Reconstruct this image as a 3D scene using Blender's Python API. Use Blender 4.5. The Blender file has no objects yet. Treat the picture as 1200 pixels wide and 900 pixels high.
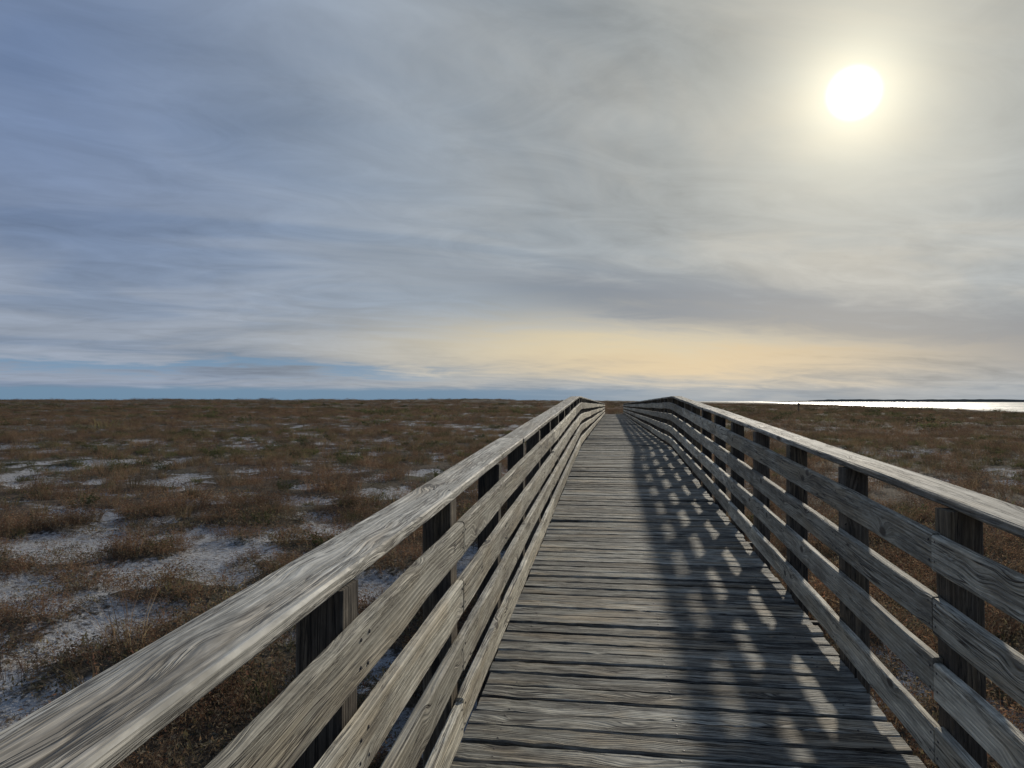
import bpy, math, random
import numpy as np
from mathutils import Vector
random.seed(7); rng=np.random.default_rng(11)
S=bpy.context.scene
S.view_settings.view_transform='Standard'; S.view_settings.look='None'; S.view_settings.exposure=0
R=math.radians
CX=0.305            # centre line of the boardwalk
EYE=2.05
SUN_AZ,SUN_EL=18.0,21.5

# ---------------------------------------------------------------- helpers
def lin(r,g,b):
    f=lambda c:(c/255/12.92) if c/255<=0.04045 else ((c/255+0.055)/1.055)**2.4
    return (f(r),f(g),f(b),1)
class NT:
    def __init__(s,nt): s.nt=nt; s.L=nt.links
    def n(s,t,**k):
        x=s.nt.nodes.new(t)
        for a,b in k.items(): setattr(x,a,b)
        return x
    def put(s,sock,v):
        if isinstance(v,bpy.types.NodeSocket): s.L.new(v,sock)
        else: sock.default_value=v
    def m(s,op,a,b=None,c=None,clamp=False):
        x=s.n('ShaderNodeMath',operation=op); x.use_clamp=clamp
        s.put(x.inputs[0],a)
        if b is not None: s.put(x.inputs[1],b)
        if c is not None: s.put(x.inputs[2],c)
        return x.outputs[0]
    def vm(s,op,a,b=None):
        x=s.n('ShaderNodeVectorMath',operation=op)
        s.put(x.inputs[0],a)
        if b is not None: s.put(x.inputs[1],b)
        return x.outputs['Value'] if op in('DOT_PRODUCT','LENGTH') else x.outputs[0]
    def mix(s,f,a,b,mode='MIX'):
        x=s.n('ShaderNodeMix',data_type='RGBA',blend_type=mode); 
        s.put(x.inputs[0],f); s.put(x.inputs[6],a); s.put(x.inputs[7],b)
        return x.outputs[2]
    def noise(s,vec,scale,detail=4,rough=.55,dist=0,col=False):
        x=s.n('ShaderNodeTexNoise'); s.put(x.inputs['Vector'],vec)
        x.inputs['Scale'].default_value=scale; x.inputs['Detail'].default_value=detail
        x.inputs['Roughness'].default_value=rough; x.inputs['Distortion'].default_value=dist
        return x.outputs['Color' if col else 'Fac']
    def step(s,v,a,b,c=0.,d=1.):
        x=s.n('ShaderNodeMapRange',interpolation_type='SMOOTHSTEP'); s.put(x.inputs[0],v)
        x.inputs[1].default_value=a; x.inputs[2].default_value=b; x.inputs[3].default_value=c; x.inputs[4].default_value=d
        return x.outputs[0]
    def gauss(s,v,c,w):
        d=s.m('SUBTRACT',v,c); d=s.m('DIVIDE',d,w); d=s.m('MULTIPLY',d,d); d=s.m('MULTIPLY',d,-1.0)
        return s.m('EXPONENT',d)
    def xyz(s,v):
        x=s.n('ShaderNodeSeparateXYZ'); s.put(x.inputs[0],v); return x.outputs
    def comb(s,a,b,c):
        x=s.n('ShaderNodeCombineXYZ'); s.put(x.inputs[0],a); s.put(x.inputs[1],b); s.put(x.inputs[2],c); return x.outputs[0]
def material(name):
    m=bpy.data.materials.new(name); m.use_nodes=True
    m.node_tree.nodes.clear(); t=NT(m.node_tree)
    out=t.n('ShaderNodeOutputMaterial'); return m,t,out
def new_obj(name,verts,faces,mat=None,parent=None,attrs=None):
    me=bpy.data.meshes.new(name); me.from_pydata([tuple(v) for v in verts],[],faces)
    if attrs:
        for k,(ty,arr) in attrs.items():
            a=me.attributes.new(k,ty,'POINT')
            a.data.foreach_set('vector' if ty=='FLOAT_VECTOR' else 'value',np.asarray(arr,dtype=np.float32).ravel())
    if mat: me.materials.append(mat)
    me.update()
    o=bpy.data.objects.new(name,me); S.collection.objects.link(o)
    if parent: o.parent=parent
    return o
def empty(name):
    o=bpy.data.objects.new(name,None); S.collection.objects.link(o); return o

# ---------------------------------------------------------------- numpy noise
TAB=rng.random((256,256))
def vn(x,y,s=0):
    x=x+s*17.3; y=y+s*31.7
    xi=np.floor(x).astype(int); yi=np.floor(y).astype(int)
    fx=x-xi; fy=y-yi; fx=fx*fx*(3-2*fx); fy=fy*fy*(3-2*fy)
    g=lambda a,b:TAB[a&255,b&255]
    return (g(xi,yi)*(1-fx)+g(xi+1,yi)*fx)*(1-fy)+(g(xi,yi+1)*(1-fx)+g(xi+1,yi+1)*fx)*fy
def fbm(x,y,s=0,o=4):
    t=0;a=.5;n=0
    for i in range(o):
        t=t+a*vn(x,y,s+i); n+=a; x=x*2.03+5.1;y=y*2.03+9.7;a*=.5
    return t/n
def sm(v,a,b):
    t=np.clip((v-a)/(b-a),0,1); return t*t*(3-2*t)
P1=np.array([104.,200.]);P2=np.array([250.,1246.]);D=(P2-P1)/np.linalg.norm(P2-P1)
def shore(x,y):   # + = seaward (right)
    return (x-P1[0])*D[1]-(y-P1[1])*D[0]
def veg(x,y):     # plant cover 0..1 : broad patches + clumps about a metre across
    r=np.hypot(x,y)
    v=.28*fbm(x*.20,y*.26,8,3)+.72*fbm(x*1.15,y*1.15,14,4)
    v=v+.015*(1-sm(r,7,14))+.02*sm(r,14,40)+.06*sm(r,40,120)+.10*sm(r,100,250)+.04*sm(x,.5,4)+.03*sm(x,-4.5,-1)
    return sm(v,.395,.55)
def ground_z(x,y):
    r=np.hypot(x,y); sd=shore(x,y)+ (fbm(x*.02,y*.02,5)-.5)*30
    z=(fbm(x*.35,y*.35,1)-.5)*.40+(fbm(x*.07,y*.07,2)-.5)*.6*sm(r,5,40)+.10*veg(x,y)*(1-sm(r,40,80))-.06
    far=sm(r,90,330)*sm(-sd,30,200)
    z=z+far*(1.35+3.4*(fbm(x*.014,y*.014,3)-.45)+2.6*(fbm(x*.06,y*.06,4)-.5))
    z=z-.35*sm(sd,-120,0)
    s=sm(sd,-12,60); s=np.maximum(s,sm(y,1250,1350)); s=np.maximum(s,sm(r,1500,1800))
    return z*(1-s)+(-5.0)*s

# ---------------------------------------------------------------- wood
def wood(name,light,mid,dark,gs=1.,bump=.6,contrast=1.,ochre=(.3,.22,.12,1),oc=.3,stain=.5,kf=1.,cw=1.,ck=.85):
    m,t,out=material(name)
    at=t.n('ShaderNodeAttribute',attribute_name='bc').outputs['Vector']
    rn=t.n('ShaderNodeAttribute',attribute_name='rnd').outputs['Fac']
    x,y,z=t.xyz(at)
    offs=t.m('MULTIPLY',rn,37.0)
    zy=t.m('ADD',y,t.m('MULTIPLY',z,1.1))
    w=t.noise(t.comb(t.m('MULTIPLY',x,.6),t.m('MULTIPLY',y,5),offs),1.0,2,.45)
    vo=t.n('ShaderNodeTexVoronoi'); vo.inputs['Scale'].default_value=1
    t.put(vo.inputs['Vector'],t.comb(t.m('MULTIPLY',x,1.9*kf),t.m('MULTIPLY',zy,5.5),t.m('MULTIPLY',rn,91.0)))
    kd=vo.outputs['Distance']
    kn=t.step(kd,.08,.15,1,0); kn2=t.step(kd,.0,.40,1,0)
    warp=t.m('ADD',t.m('MULTIPLY',w,.075),t.m('MULTIPLY',kn2,.040))
    yw=t.m('ADD',zy,warp)
    ring=t.m('MULTIPLY',yw,480.0*gs)
    sn=t.m('MULTIPLY_ADD',t.m('SINE',ring),.5,.5); sn=t.m('POWER',sn,1.6)
    fine=t.noise(t.comb(t.m('MULTIPLY',x,9.0),t.m('MULTIPLY',yw,280.0),offs),1.0,2,.7)
    med=t.noise(t.comb(t.m('MULTIPLY',x,1.9),t.m('MULTIPLY',yw,62.0),offs),1.0,4,.66)
    med2=t.noise(t.comb(t.m('MULTIPLY',x,.9),t.m('MULTIPLY',yw,30.0),t.m('ADD',offs,9.)),1.0,2,.5)
    crk=t.m('MULTIPLY',t.step(t.m('ABSOLUTE',t.m('SUBTRACT',med,.5)),0.,.030*cw,1,0),t.step(med2,.43,.58))
    split=t.m('MULTIPLY',t.step(t.m('ABSOLUTE',t.m('SUBTRACT',med2,.5)),.004,.020*cw,1,0),t.step(w,.43,.55))
    blot=t.noise(t.comb(t.m('MULTIPLY',x,4.5),t.m('MULTIPLY',y,14),offs),1.0,5,.72)
    c=t.mix(t.step(blot,.38,.62),mid,light)
    c=t.mix(t.m('MULTIPLY',t.step(t.noise(t.comb(t.m('MULTIPLY',x,1.3),t.m('MULTIPLY',y,6),t.m('ADD',offs,3.)),1.0,3,.6),.48,.66),oc),c,ochre)
    tone=t.m('MULTIPLY_ADD',sn,.34*contrast,1-.17*contrast)
    tone=t.m('MULTIPLY',tone,t.m('MULTIPLY_ADD',fine,1.3*contrast,1-.65*contrast))
    tone=t.m('MULTIPLY',tone,t.m('MULTIPLY_ADD',med,2.0*contrast,1-1.0*contrast))
    tone=t.m('MULTIPLY',tone,t.m('MULTIPLY_ADD',t.m('FRACT',t.m('MULTIPLY',rn,7.31)),.75,.63))
    c=t.mix(1.0,c,t.comb(tone,tone,tone),'MULTIPLY')
    c=t.mix(t.m('MULTIPLY',crk,ck),c,dark)
    c=t.mix(t.m('MULTIPLY',split,.95),c,dark)
    c=t.mix(t.m('MULTIPLY',kn,.88),c,dark)
    st=t.noise(t.comb(t.m('MULTIPLY',x,1.4),t.m('MULTIPLY',y,8.0),t.m('ADD',offs,5.)),1.0,5,.74)
    c=t.mix(t.step(st,.50,.66,0,stain),c,dark)
    h=t.m('ADD',t.m('MULTIPLY',sn,.4),t.m('MULTIPLY',fine,.7)); h=t.m('ADD',h,med)
    h=t.m('SUBTRACT',h,t.m('MULTIPLY',crk,1.2)); h=t.m('SUBTRACT',h,t.m('MULTIPLY',split,2.0))
    b=t.n('ShaderNodeBump'); b.inputs['Strength'].default_value=bump; b.inputs['Distance'].default_value=.004
    t.put(b.inputs['Height'],h)
    p=t.n('ShaderNodeBsdfPrincipled'); t.put(p.inputs['Base Color'],c); p.inputs['Roughness'].default_value=.75
    p.inputs['Specular IOR Level'].default_value=.3
    t.put(p.inputs['Normal'],b.outputs[0]); t.L.new(p.outputs[0],out.inputs[0])
    return m
M_RAIL=wood('weathered_rail_wood',(.62,.57,.45,1),(.43,.385,.295,1),(.07,.056,.043,1),.8,.75,.70,(.50,.39,.24,1),.45,.5,1.5,1.1,.8)
M_CAP=wood('weathered_cap_wood',(.50,.465,.385,1),(.33,.305,.25,1),(.05,.043,.037,1),.7,.8,.8,(.40,.31,.20,1),.4,.55,.9,1.6,.85)
M_DECK=wood('weathered_deck_wood',(.35,.335,.28,1),(.185,.177,.15,1),(.020,.018,.017,1),.9,.95,.9,(.36,.265,.15,1),.55,.65,.8,1.5,.88)
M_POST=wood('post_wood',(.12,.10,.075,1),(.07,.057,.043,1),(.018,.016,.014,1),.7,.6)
mm,t,out=material('galvanised_fastener'); p=t.n('ShaderNodeBsdfPrincipled')
p.inputs['Base Color'].default_value=(.10,.09,.085,1); p.inputs['Metallic'].default_value=.5; p.inputs['Roughness'].default_value=.5
t.L.new(p.outputs[0],out.inputs[0]); M_METAL=mm

class Boards:
    def __init__(s): s.v=[];s.f=[];s.bc=[];s.r=[]
    def add(s,path,side,up,w,t,ch=.005,jit=.0012,rv=None,edge=0.):
        """path of centres; side/up unit vectors; w = width along side; t = thickness along up"""
        rv=random.random() if rv is None else rv
        off=random.random()*50; base=len(s.v); al=0
        hw,ht=w/2,t/2
        sec=[(-hw+ch,ht),(-hw/3,ht),(hw/3,ht),(hw-ch,ht),(hw,ht-ch),(hw,-ht+ch),(hw-ch,-ht),(-hw+ch,-ht),(-hw,-ht+ch),(-hw,ht-ch)]
        n=len(sec)
        e1=e2=0
        for i,p in enumerate(path):
            p=Vector(p)
            if i: al+=(p-Vector(path[i-1])).length
            if edge: e1=random.gauss(0,edge); e2=random.gauss(0,edge)
            for (a,b) in sec:
                aa=a+random.gauss(0,jit)+(e1 if a>hw*.6 else 0)+(e2 if a<-hw*.6 else 0)
                bb=b+random.gauss(0,jit*.5)
                q=p+side*aa+up*bb
                s.v.append((q.x,q.y,q.z)); s.bc.append((al+off,a,b)); s.r.append(rv)
        for i in range(len(path)-1):
            for k in range(n):
                a=base+i*n+k; b=base+i*n+(k+1)%n
                s.f.append((a,b,b+n,a+n))
        s.f.append(tuple(base+k for k in range(n))[::-1])
        e=base+(len(path)-1)*n
        s.f.append(tuple(e+k for k in range(n)))
    def make(s,name,mat,parent=None):
        o=new_obj(name,s.v,s.f,mat,parent,{'bc':('FLOAT_VECTOR',s.bc),'rnd':('FLOAT',s.r)})
        return o
class Dots:
    def __init__(s): s.v=[];s.f=[]
    def add(s,p,nrm,r,h):
        nrm=Vector(nrm); a=nrm.orthogonal().normalized(); b=nrm.cross(a); p=Vector(p); base=len(s.v)
        for hh,rr in((-.002,1),(h*.6,1),(h,.6)):
            for k in range(8):
                an=k*math.pi/4; q=p+nrm*hh+(a*math.cos(an)+b*math.sin(an))*r*rr; s.v.append(tuple(q))
        for j in(0,8):
            for k in range(8): s.f.append((base+j+k,base+j+(k+1)%8,base+j+8+(k+1)%8,base+j+8+k))
        s.f.append(tuple(base+16+k for k in range(8)))

# ---------------------------------------------------------------- boardwalk
SP=1.22
def prof_main(s):
    z=.45+.04*s
    c=15.2; hw=.7
    if s>c-hw:
        zc=.45+.04*(c-hw); L=min(s-(c-hw),2*hw); z=zc+.04*L-.046*(L*L/(4*hw))
        if s>c+hw: z+=-.006*(s-c-hw)
    return z
X=Vector((1,0,0));Y=Vector((0,1,0));Z=Vector((0,0,1))
RAIL=[(.63,.77),(.872,1.012),(1.122,1.262),(1.378,1.518)]   # below the eye plane; the deck is 1.6
def build_walk(s0,s1,prof,cx,first_post,suffix_root=None,ground=lambda x,y:-.3):
    walk=empty('boardwalk')
    deck=Boards();dots=Dots()
    s=s0
    while s<s1:
        w=.136+random.uniform(-.004,.003)
        near=s<12
        nseg=30 if near else 6
        sk=random.gauss(0,.0026); zj=random.gauss(0,.0038); tilt=random.gauss(0,.0036)
        e0=-.955+random.uniform(-.012,.008); e1=.955+random.uniform(-.008,.012)
        path=[]
        bow=random.gauss(0,.004)
        for i in range(nseg+1):
            u=i/nseg; xx=e0+(e1-e0)*u
            path.append((cx+xx,s+sk*xx+bow*(1-(2*u-1)**2),prof(s)-.019+zj+tilt*xx))
        sl=(prof(s+.05)-prof(s-.05))/.1+random.gauss(0,.022)
        upv=Vector((0,-sl,1)).normalized(); sd=Vector((0,1,sl)).normalized()
        deck.add(path,sd,upv,w,.038,.008,.0018 if near else .0005,edge=.0034 if near else 0.)
        if s<22:
            for xx in(-.80,-.02,.80):
                for dy in(-.035,.035):
                    dots.add((cx+xx+random.gauss(0,.008),s+dy+random.gauss(0,.005),prof(s+dy)+zj+tilt*xx+.0002),upv,.0048,.0012)
        s+=w+.013+random.uniform(-.004,.006)
    deck.make('deck_planks',M_DECK,walk)
    new_obj('deck_screws',dots.v,dots.f,M_METAL,walk)
    st=Boards()
    for xx in(-.88,0,.88):
        ss=s0
        while ss<s1-.1:
            e=min(ss+3.66,s1)
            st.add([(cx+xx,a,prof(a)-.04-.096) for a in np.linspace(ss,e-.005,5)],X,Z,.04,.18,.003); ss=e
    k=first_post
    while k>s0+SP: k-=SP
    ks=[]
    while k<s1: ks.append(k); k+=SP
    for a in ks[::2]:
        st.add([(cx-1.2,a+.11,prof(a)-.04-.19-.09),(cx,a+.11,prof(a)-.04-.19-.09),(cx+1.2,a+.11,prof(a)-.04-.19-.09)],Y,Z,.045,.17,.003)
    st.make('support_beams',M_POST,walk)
    for side in(-1,1):
        rl=empty('wooden_railing')
        cap=Boards();bd=Boards();po=Boards();bo=Dots()
        i0=ks.index(min(ks,key=lambda q:abs(q-first_post)))
        def runs(shift):
            idx=[i for i in range(len(ks)) if (i-i0-shift)%4==0]
            pts=[s0]+[ks[i] for i in idx if ks[i]>s0+.3]+[s1]
            return [(pts[i],pts[i+1]) for i in range(len(pts)-1) if pts[i+1]-pts[i]>.2]
        for a,b in runs(3):
            n=max(3,int((b-a)/.3)); 
            dx=random.gauss(0,.006); dz=random.gauss(0,.002); bow=random.gauss(0,.006)
            cap.add([(cx+side*(1.066)+dx+bow*math.sin(math.pi*j/n),q,prof(q)+1.1-.019+dz+.002*math.sin(q*2.1+side)) for j,q in enumerate(np.linspace(a+.002,b-.002,n+1))],X,Z,.184,.038,.006,.0011,edge=.0014)
        for bi,(ta,tb) in enumerate(RAIL):
            for a,b in runs(1):
                n=max(3,int((b-a)/.3)); bow=random.gauss(0,.007);dz=random.gauss(0,.005);lz=random.gauss(0,.004)
                bd.add([(cx+side*(.944)+random.gauss(0,.0008),q,prof(q)+1.6-(ta+tb)/2+dz+lz*(j/n-.5)*2+bow*math.sin(math.pi*j/n)) for j,q in enumerate(np.linspace(a+.004,b-.004,n+1))],Z,X*side,tb-ta,.038,.006,.0010,edge=.0014)
        for a in ks:
            rv=random.random(); tw=random.gauss(0,.004)
            z0=ground(cx+side*1.03,a)-.4
            px=cx+side*(.965+.062)
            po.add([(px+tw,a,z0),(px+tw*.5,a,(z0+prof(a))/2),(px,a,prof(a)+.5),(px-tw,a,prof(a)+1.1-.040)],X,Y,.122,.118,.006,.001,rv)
            if a<25:
                for (ta,tb) in RAIL:
                    for dy in(-.03,.03):
                        for dz in(-.038,.038):
                            bo.add((cx+side*.9245,a+dy+random.gauss(0,.004),prof(a)+1.6-(ta+tb)/2+dz+random.gauss(0,.004)),(-side,0,0),.005,.002)
                for dx in(-.03,.04):
                    bo.add((cx+side*1.03+dx,a+random.gauss(0,.012),prof(a)+1.1+.001),(0,0,1),.005,.002)
        cap.make('cap_rail',M_CAP,rl);bd.make('side_boards',M_RAIL,rl);po.make('posts',M_POST,rl);new_obj('nails',bo.v,bo.f,M_METAL,rl)
gz=lambda x,y:float(ground_z(np.array([x]),np.array([y]))[0])
build_walk(-2.4,74.0,prof_main,CX,1.75,ground=gz)

# ---------------------------------------------------------------- ground sheet
N=900; u=np.linspace(-1,1,N); k=7.4; A=12000/math.sinh(k)
xs=A*np.sinh(k*u)
GX,GY=np.meshgrid(xs,xs+6)
gx=GX.ravel();gy=GY.ravel(); gzv=ground_z(gx,gy)
me=bpy.data.meshes.new('sandy_ground')
me.vertices.add(N*N); me.vertices.foreach_set('co',np.stack([gx,gy,gzv],1).astype(np.float32).ravel())
ii=np.arange(N*N).reshape(N,N); q=np.stack([ii[:-1,:-1],ii[:-1,1:],ii[1:,1:],ii[1:,:-1]],-1).reshape(-1,4)
me.loops.add(q.size); me.loops.foreach_set('vertex_index',q.ravel().astype(np.int32))
me.polygons.add(len(q)); me.polygons.foreach_set('loop_start',(np.arange(len(q))*4).astype(np.int32))
me.update(calc_edges=True); me.shade_smooth()
a=me.attributes.new('veg','FLOAT','POINT'); a.data.foreach_set('value',veg(gx,gy).astype(np.float32))
a=me.attributes.new('wet','FLOAT','POINT'); a.data.foreach_set('value',sm(shore(gx,gy),-30,-5).astype(np.float32))
m,t,out=material('sand_and_dry_grass_ground')
co=t.n('ShaderNodeTexCoord').outputs['Object']
vg=t.n('ShaderNodeAttribute',attribute_name='veg').outputs['Fac']
wet=t.n('ShaderNodeAttribute',attribute_name='wet').outputs['Fac']
n1=t.noise(co,2.6,5,.68); n2=t.noise(co,15,4,.7); n3=t.noise(co,75,2,.7); n4=t.noise(co,.35,4,.6); n5=t.noise(co,.06,4,.6)
sand=t.mix(n1,(.30,.30,.295,1),(.53,.525,.515,1))
sand=t.mix(t.step(n3,.50,.64,0,.55),sand,(.13,.105,.08,1))
sand=t.mix(t.step(n2,.48,.60,0,.68),sand,(.14,.11,.085,1))
soil=t.mix(t.step(n4,.35,.65),(.13,.095,.066,1),(.10,.094,.058,1))
soil=t.mix(t.step(n5,.40,.62,0,.8),soil,(.145,.095,.067,1))
soil=t.mix(t.step(n2,.4,.6),soil,(.05,.042,.031,1))
f=t.m('ADD',vg,t.m('MULTIPLY',t.m('SUBTRACT',n1,.5),1.8)); f=t.m('ADD',f,t.m('MULTIPLY',t.m('SUBTRACT',n2,.5),1.4))
f=t.step(f,.24,.70)
c=t.mix(f,sand,soil); c=t.mix(wet,c,(.33,.31,.28,1))
b=t.n('ShaderNodeBump'); b.inputs['Strength'].default_value=.9; b.inputs['Distance'].default_value=.05
t.put(b.inputs['Height'],t.m('ADD',t.m('MULTIPLY',n1,1.2),t.m('ADD',t.m('MULTIPLY',n2,.7),t.m('MULTIPLY',n3,.2))))
p=t.n('ShaderNodeBsdfPrincipled'); t.put(p.inputs['Base Color'],c); p.inputs['Roughness'].default_value=.95; p.inputs['Specular IOR Level'].default_value=.1
t.put(p.inputs['Normal'],b.outputs[0]); t.L.new(p.outputs[0],out.inputs[0])
me.materials.append(m)
S.collection.objects.link(bpy.data.objects.new('sandy_ground',me))

# ---------------------------------------------------------------- sea + far shore
m,t,out=material('sea_water')
co=t.n('ShaderNodeTexCoord').outputs['Object']
w1=t.noise(co,.5,5,.65); w2=t.noise(co,.05,3,.6); w3=t.noise(co,.012,3,.6)
b=t.n('ShaderNodeBump'); b.inputs['Strength'].default_value=1; b.inputs['Distance'].default_value=.4
t.put(b.inputs['Height'],t.m('ADD',w1,w2))
p=t.n('ShaderNodeBsdfPrincipled'); p.inputs['Base Color'].default_value=(.05,.075,.085,1); p.inputs['IOR'].default_value=1.333
t.put(p.inputs['Roughness'],t.step(w3,.42,.6,.28,.55))
t.put(p.inputs['Normal'],b.outputs[0]); t.L.new(p.outputs[0],out.inputs[0])
r=16000
v=[(0,0,-.75)]+[(r*math.cos(i*math.pi/32),r*math.sin(i*math.pi/32),-.75) for i in range(64)]
new_obj('sea',v,[(0,1+i,1+(i+1)%64) for i in range(64)],m)
m,t,out=material('distant_scrub'); p=t.n('ShaderNodeBsdfPrincipled'); co=t.n('ShaderNodeTexCoord').outputs['Object']
t.put(p.inputs['Base Color'],t.mix(t.noise(co,.05,4),(.05,.06,.05,1),(.13,.12,.09,1))); p.inputs['Roughness'].default_value=1
t.L.new(p.outputs[0],out.inputs[0])
vv=[];ff=[];n=160
for i in range(n+1):
    az=R(11.5+i*(60-11.5)/n); d=2300
    env=min(1,i/14)*(1)
    h=(2.6+5.5*float(fbm(np.array([i*.13]),np.array([2.]),3)[0])+1.5*random.random())*env
    for dd,hh in((0,-1.2),(15,h),(60,h*.8),(120,-1.2)):
        vv.append((math.sin(az)*(d+dd),math.cos(az)*(d+dd),hh))
for i in range(n):
    for j in range(3):
        a=i*4+j; ff.append((a,a+1,a+5,a+4))
new_obj('distant_island',vv,ff,m)

# ---------------------------------------------------------------- vegetation
def leafmat(name,trans=.42):
    m,t,out=material(name)
    col=t.n('ShaderNodeAttribute',attribute_name='tint').outputs['Vector']
    rnd=t.n('ShaderNodeObjectInfo').outputs['Random']
    c=t.mix(t.step(rnd,0,1,0,1),(.68,.70,.70,1),(1.45,1.36,1.22,1))
    c=t.mix(1.0,col,c,'MULTIPLY')
    d=t.n('ShaderNodeBsdfDiffuse'); tr=t.n('ShaderNodeBsdfTranslucent'); t.put(d.inputs[0],c); t.put(tr.inputs[0],c)
    mx=t.n('ShaderNodeMixShader'); mx.inputs[0].default_value=trans
    t.L.new(d.outputs[0],mx.inputs[1]);t.L.new(tr.outputs[0],mx.inputs[2]);t.L.new(mx.outputs[0],out.inputs[0]); return m
ML=leafmat('dry_grass_and_leaves')
coll=bpy.data.collections.new('dune_plant_variants')
def tuft(name,n,h,spread,cols,wid=.006,bend=.5,leaf=0,twig=False):
    v=[];f=[];c=[]
    def pc():
        a=random.choice(cols); k=random.uniform(.7,1.3); return (a[0]*k,a[1]*k,a[2]*k)
    for i in range(n):
        an=random.random()*6.283; rr=spread*math.sqrt(random.random())*.5
        bx,by=math.cos(an)*rr,math.sin(an)*rr
        hh=h*random.uniform(.45,1.1); d=an+random.gauss(0,.6); ln=hh*bend*random.uniform(.2,1.2)
        w=wid*random.uniform(.6,1.3); wa=random.random()*3.14; wx,wy=math.cos(wa)*w/2,math.sin(wa)*w/2
        col=pc(); b=len(v)
        for j,(u,ww) in enumerate(((0,1),(.5,.85),(1,.15))):
            x=bx+math.cos(d)*ln*u**1.8; y=by+math.sin(d)*ln*u**1.8; z=hh*u*(1-.15*bend*u)
            v+= [(x-wx*ww,y-wy*ww,z),(x+wx*ww,y+wy*ww,z)]; c+=[col,col]
        for j in range(2): f.append((b+2*j,b+2*j+1,b+2*j+3,b+2*j+2))
        for q in range(leaf):
            u=random.uniform(.25,1); x=bx+math.cos(d)*ln*u**1.8+random.gauss(0,.02); y=by+math.sin(d)*ln*u**1.8+random.gauss(0,.02); z=hh*u+random.gauss(0,.012)
            s=random.uniform(.007,.016)*(1 if not twig else .7); a1=Vector((random.gauss(0,1),random.gauss(0,1),random.gauss(0,.6))).normalized(); a2=a1.orthogonal().normalized()
            lc=pc(); b=len(v)
            for (p,q2) in((-1,0),(0,-.5),(1,.1)):
                k=a1*p*s*1.6+a2*q2*s*2.2; v.append((x+k.x,y+k.y,max(z+k.z,.002))); c.append(lc)
            f.append((b,b+1,b+2))
    me=bpy.data.meshes.new(name); me.from_pydata(v,[],f)
    at=me.attributes.new('tint','FLOAT_VECTOR','POINT'); at.data.foreach_set('vector',np.array(c,dtype=np.float32).ravel())
    me.materials.append(ML); o=bpy.data.objects.new(name,me); coll.objects.link(o)
BR=[(.21,.15,.10),(.17,.12,.08),(.25,.20,.14)]; RD=[(.18,.10,.068),(.14,.082,.06),(.21,.14,.092)]
GR=[(.09,.11,.05),(.11,.12,.06),(.15,.14,.075)]; OL=[(.145,.13,.078),(.165,.145,.088),(.115,.10,.06)]; DG=[(.04,.07,.028),(.06,.09,.035)]; GY=[(.20,.185,.15),(.14,.125,.10)]
tuft('t00',64,.34,.26,BR+OL,.006,.6)
tuft('t01',54,.28,.34,OL+GR,.006,.8)
tuft('t02',30,.32,.34,RD+BR,.004,.8,10,True)
tuft('t03',26,.22,.36,DG+GR+OL,.005,.9,16)
tuft('t04',16,.14,.30,GY+BR,.005,1.3,3,True)
tuft('t05',26,.09,.42,BR+OL+GY,.005,1.9,4)
tuft('t06',44,.44,.28,BR+[(.27,.23,.15)],.005,.5)
tuft('t07',50,.28,.60,RD+BR,.004,.8,10,True)
pts=[];rot=[];scl=[];kind=[]
def scatter(r0,r1,dens,kinds,wts,s0,s1,bias=.15,az=58,wid=1.,lo=False):
    area=math.pi*(r1*r1-r0*r0)*(2*az/360); n=int(area*dens)
    r=np.sqrt(rng.uniform(r0*r0,r1*r1,n)); a=np.radians(rng.uniform(-az,az,n)-7.9)
    x=r*np.sin(a);y=r*np.cos(a)
    v=veg(x,y)
    pk=np.clip(bias+v*(1-bias),0,1)
    keep=(rng.random(n)<pk)&(shore(x,y)<-15)&~((np.abs(x-CX)<1.25)&(y<75))
    x=x[keep];y=y[keep];v=v[keep];z=ground_z(x,y)-.015
    k=rng.choice(kinds,len(x),p=np.array(wts)/sum(wts))
    gp=fbm(x*.25,y*.25,30,3)+.06*sm(x,1,10); sw=rng.random(len(x))
    k=np.where((gp>.57)&(sw<.6)&(k!=4)&(k!=5),np.where(sw<.36,1,3),k)
    rp=fbm(x*.06,y*.12,40,3)-.05*sm(x,1,10); k=np.where((rp>.50)&(rng.random(len(x))<.6)&(k!=4)&(k!=5),7,k)
    s=rng.uniform(s0,s1,len(x))*(.65+.5*v)
    pts.append(np.stack([x,y,z],1)); kind.append(k)
    rot.append(np.stack([rng.normal(0,.1,len(x)),rng.normal(0,.1,len(x)),rng.uniform(0,6.28,len(x))],1))
    scl.append(np.stack([s*wid,s*wid,s*rng.uniform(.75,1.15,len(x))],1))
scatter(.8,16,13,[0,1,2,3,6,7],[3,2,4.5,.8,.7,5],.45,1.1,.08)
scatter(.8,14,26,[4,5],[1,1.3],.5,1.2,.45)
scatter(16,55,5.0,[0,1,2,3,6,7,5],[3,2,4.5,.6,.7,5,2],.6,1.2,.06)
scatter(55,170,.70,[0,1,2,6,7],[3,2,4,.5,5],.9,1.5,.10,46,1.7)
scatter(60,240,.012,[3,1],[3,1],2.2,4.0,.3,46,1.3)
scatter(170,480,.07,[0,1,2,7],[3,2,3,5],1.3,2.2,.2,44,2.8)
pts=np.concatenate(pts);rot=np.concatenate(rot);scl=np.concatenate(scl);kind=np.concatenate(kind)
print('plants',len(pts))
me=bpy.data.meshes.new('dune_grass'); me.vertices.add(len(pts)); me.vertices.foreach_set('co',pts.astype(np.float32).ravel())
for nm,ar in(('rot',rot),('scl',scl)):
    a=me.attributes.new(nm,'FLOAT_VECTOR','POINT'); a.data.foreach_set('vector',ar.astype(np.float32).ravel())
a=me.attributes.new('kind','INT','POINT'); a.data.foreach_set('value',kind.astype(np.int32))
grass=bpy.data.objects.new('dune_grass',me); S.collection.objects.link(grass)
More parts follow.
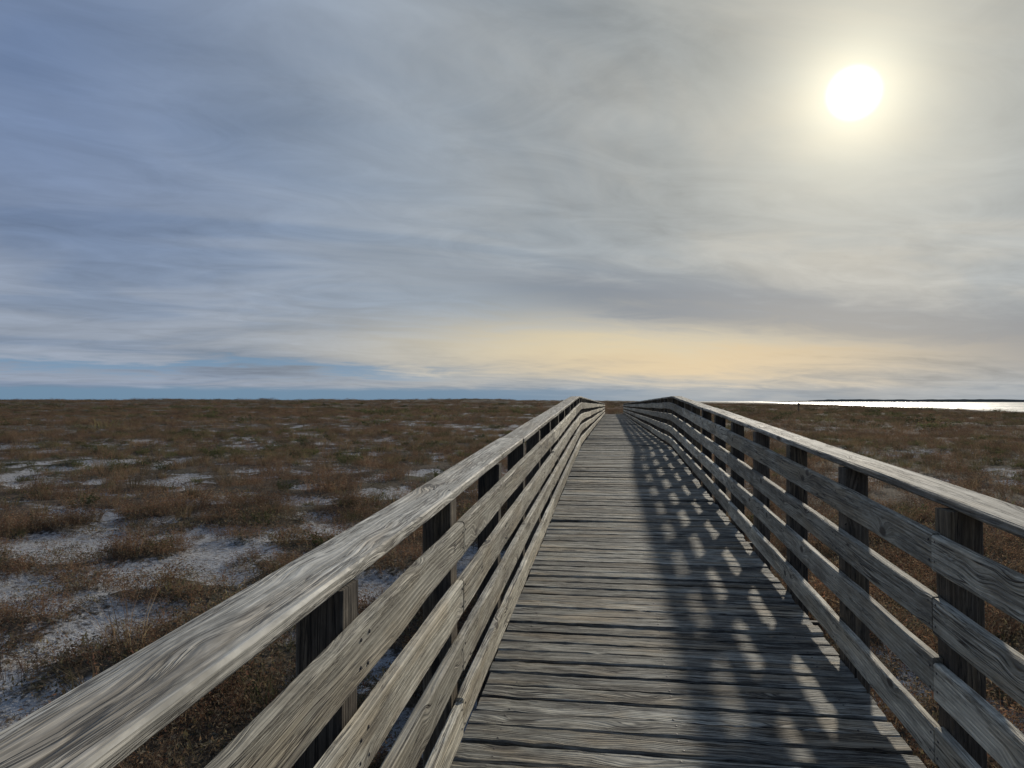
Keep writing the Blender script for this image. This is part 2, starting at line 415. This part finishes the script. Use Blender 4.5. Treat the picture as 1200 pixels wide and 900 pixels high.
ng=bpy.data.node_groups.new('scatter','GeometryNodeTree')
ng.interface.new_socket('Geometry',in_out='INPUT',socket_type='NodeSocketGeometry')
ng.interface.new_socket('Geometry',in_out='OUTPUT',socket_type='NodeSocketGeometry')
gi=ng.nodes.new('NodeGroupInput');go=ng.nodes.new('NodeGroupOutput')
iop=ng.nodes.new('GeometryNodeInstanceOnPoints');ci=ng.nodes.new('GeometryNodeCollectionInfo')
ci.inputs['Collection'].default_value=coll; ci.inputs['Separate Children'].default_value=True; ci.inputs['Reset Children'].default_value=True
iop.inputs['Pick Instance'].default_value=True
def na(nm,ty):
    x=ng.nodes.new('GeometryNodeInputNamedAttribute'); x.data_type=ty; x.inputs[0].default_value=nm
    return [o for o in x.outputs if o.enabled][0]
l=ng.links
l.new(gi.outputs[0],iop.inputs['Points']);l.new(ci.outputs[0],iop.inputs['Instance'])
l.new(na('kind','INT'),iop.inputs['Instance Index']);l.new(na('scl','FLOAT_VECTOR'),iop.inputs['Scale'])
e2r=ng.nodes.new('FunctionNodeEulerToRotation'); l.new(na('rot','FLOAT_VECTOR'),e2r.inputs[0]); l.new(e2r.outputs[0],iop.inputs['Rotation'])
l.new(iop.outputs[0],go.inputs[0])
md=grass.modifiers.new('scatter','NODES'); md.node_group=ng

# small marker post far off beside the beach
for (x,y,h) in((37,148,1.9),):
    b=Boards(); z=gz(x,y)
    b.add([(x,y,z-.3),(x,y,z+h*.5),(x,y,z+h)],X,Y,.14,.14,.01)
    b.add([(x,y-.09,z+h-.45),(x,y-.09,z+h-.05)],X,Y,.4,.03,.004)
    b.make('marker_post',M_POST)

# ---------------------------------------------------------------- sky
W=bpy.data.worlds.new('World'); S.world=W; W.use_nodes=True; W.node_tree.nodes.clear(); t=NT(W.node_tree)
out=t.n('ShaderNodeOutputWorld')
sky=t.n('ShaderNodeTexSky',sky_type='NISHITA'); sky.sun_disc=False; sky.sun_elevation=R(SUN_EL); sky.sun_rotation=R(SUN_AZ); sky.dust_density=2
bg1=t.n('ShaderNodeBackground'); bg1.inputs[1].default_value=.06; t.L.new(sky.outputs[0],bg1.inputs[0])
d=t.vm('NORMALIZE',t.n('ShaderNodeTexCoord').outputs['Generated'])
x,y,z=t.xyz(d)
sv=(math.sin(R(SUN_AZ))*math.cos(R(SUN_EL)),math.cos(R(SUN_AZ))*math.cos(R(SUN_EL)),math.sin(R(SUN_EL)))
ang=t.m('MULTIPLY',t.m('ARCCOSINE',t.m('MINIMUM',t.vm('DOT_PRODUCT',d,sv),1.0)),57.2958)
el=t.m('MULTIPLY',t.m('ARCSINE',z),57.2958); az=t.m('MULTIPLY',t.m('ARCTAN2',x,y),57.2958)
zz=t.m('ADD',t.m('MAXIMUM',z,0.),.10)
px=t.m('DIVIDE',x,zz); py=t.m('DIVIDE',y,zz)
c1=t.comb(t.m('ADD',t.m('MULTIPLY',px,.60),t.m('MULTIPLY',py,.30)),t.m('SUBTRACT',t.m('MULTIPLY',py,.95),t.m('MULTIPLY',px,.50)),0)
n1=t.noise(c1,.75,6,.52,.9); n2=t.noise(c1,2.6,5,.62,1.2); n3=t.noise(t.comb(px,py,4.0),.38,3,.5,.5)
ramp=t.n('ShaderNodeValToRGB'); cr=ramp.color_ramp; cr.interpolation='B_SPLINE'
stops=[(0,(224,216,190)),(3.5,(214,208,187)),(7,(192,189,176)),(12,(175,175,168)),(20,(165,168,167)),(30,(157,165,172)),(42,(137,151,171)),(56,(112,131,165)),(85,(100,121,153))]
while len(cr.elements)<len(stops): cr.elements.new(.5)
for e,(p,c) in zip(cr.elements,stops): e.position=p/90; e.color=lin(*c)
t.L.new(t.m('DIVIDE',ang,90.0),ramp.inputs[0])
c=ramp.outputs[0]
hz=t.m('MULTIPLY',t.gauss(el,4.,8.),t.step(az,-60,0,.5,.45)); c=t.mix(hz,c,lin(170,175,178))
sh=t.m('ADD',t.m('MULTIPLY',t.m('SUBTRACT',n1,.5),1.25),t.m('MULTIPLY',t.m('SUBTRACT',n2,.5),.62))
sh=t.m('ADD',sh,t.m('MULTIPLY',t.m('SUBTRACT',n3,.5),.6))
sh=t.m('ADD',1.0,t.m('MULTIPLY',sh,t.step(ang,2,14,.2,.9)))
blu=t.mix(t.step(n1,.40,.58,0.62,0),c,t.mix(1.0,c,(.84,.95,1.08,1),'MULTIPLY'))
c=t.mix(1.0,blu,t.comb(sh,sh,sh),'MULTIPLY')
eld=t.m('ADD',el,t.m('MULTIPLY',t.m('SUBTRACT',n1,.5),3.6)); eld=t.m('ADD',eld,t.m('MULTIPLY',t.m('SUBTRACT',n2,.5),1.8))
ec=t.m('SUBTRACT',8.4,t.m('MULTIPLY',az,.15))
bk=t.gauss(t.m('SUBTRACT',eld,ec),0,2.0); bk=t.m('MULTIPLY',bk,t.step(az,-28,2,0,.95)); c=t.mix(bk,c,lin(124,135,149))
wm=t.m('MULTIPLY',t.gauss(eld,4.2,2.2),t.gauss(az,-1.,18.)); c=t.mix(t.m('MULTIPLY',wm,.9),c,lin(220,205,172))
wm=t.m('MULTIPLY',t.gauss(eld,2.9,1.2),t.gauss(az,8.,15.)); c=t.mix(t.m('MULTIPLY',wm,.6),c,lin(230,204,162))
bl=t.m('MULTIPLY',t.gauss(t.m('ADD',eld,t.m('MULTIPLY',az,.02)),1.9,.42),t.step(az,-22,-8,1,0)); c=t.mix(t.m('MULTIPLY',bl,.7),c,lin(112,148,180))
hb=t.m('MULTIPLY',t.step(t.m('ADD',el,t.m('MULTIPLY',t.m('SUBTRACT',n2,.5),.6)),.75,1.25,1,0),t.step(az,-14,10,1,.35)); c=t.mix(hb,c,lin(112,142,168))
core=t.step(ang,.8,2.0,1.4,0); aur=t.m('MULTIPLY',t.gauss(ang,0,3.1),.40); aur2=t.m('MULTIPLY',t.gauss(ang,0,6.5),.07)
c=t.mix(1.0,c,t.mix(1.0,t.comb(aur,aur,aur),(1,.93,.68,1),'MULTIPLY'),'ADD')
c=t.mix(1.0,c,t.comb(aur2,aur2,aur2),'ADD')
c=t.mix(1.0,c,t.comb(core,core,core),'ADD')
bg2=t.n('ShaderNodeBackground'); t.put(bg2.inputs[0],c); bg2.inputs[1].default_value=1.0
mx=t.n('ShaderNodeMixShader'); mx.inputs[0].default_value=.95
t.L.new(bg1.outputs[0],mx.inputs[1]);t.L.new(bg2.outputs[0],mx.inputs[2]);t.L.new(mx.outputs[0],out.inputs[0])

sl=bpy.data.lights.new('sun','SUN'); sl.energy=3.1; sl.angle=R(2.0); sl.color=(1,.92,.78)
so=bpy.data.objects.new('sun',sl); S.collection.objects.link(so)
so.rotation_euler=Vector(sv).to_track_quat('Z','Y').to_euler()

cam=bpy.data.cameras.new('camera'); cam.sensor_width=36; cam.lens=832/1200*36; cam.clip_start=.05; cam.clip_end=40000
co=bpy.data.objects.new('camera',cam); S.collection.objects.link(co); S.camera=co
co.location=(0,0,EYE); co.rotation_euler=(R(90+1.38),0,R(7.94))
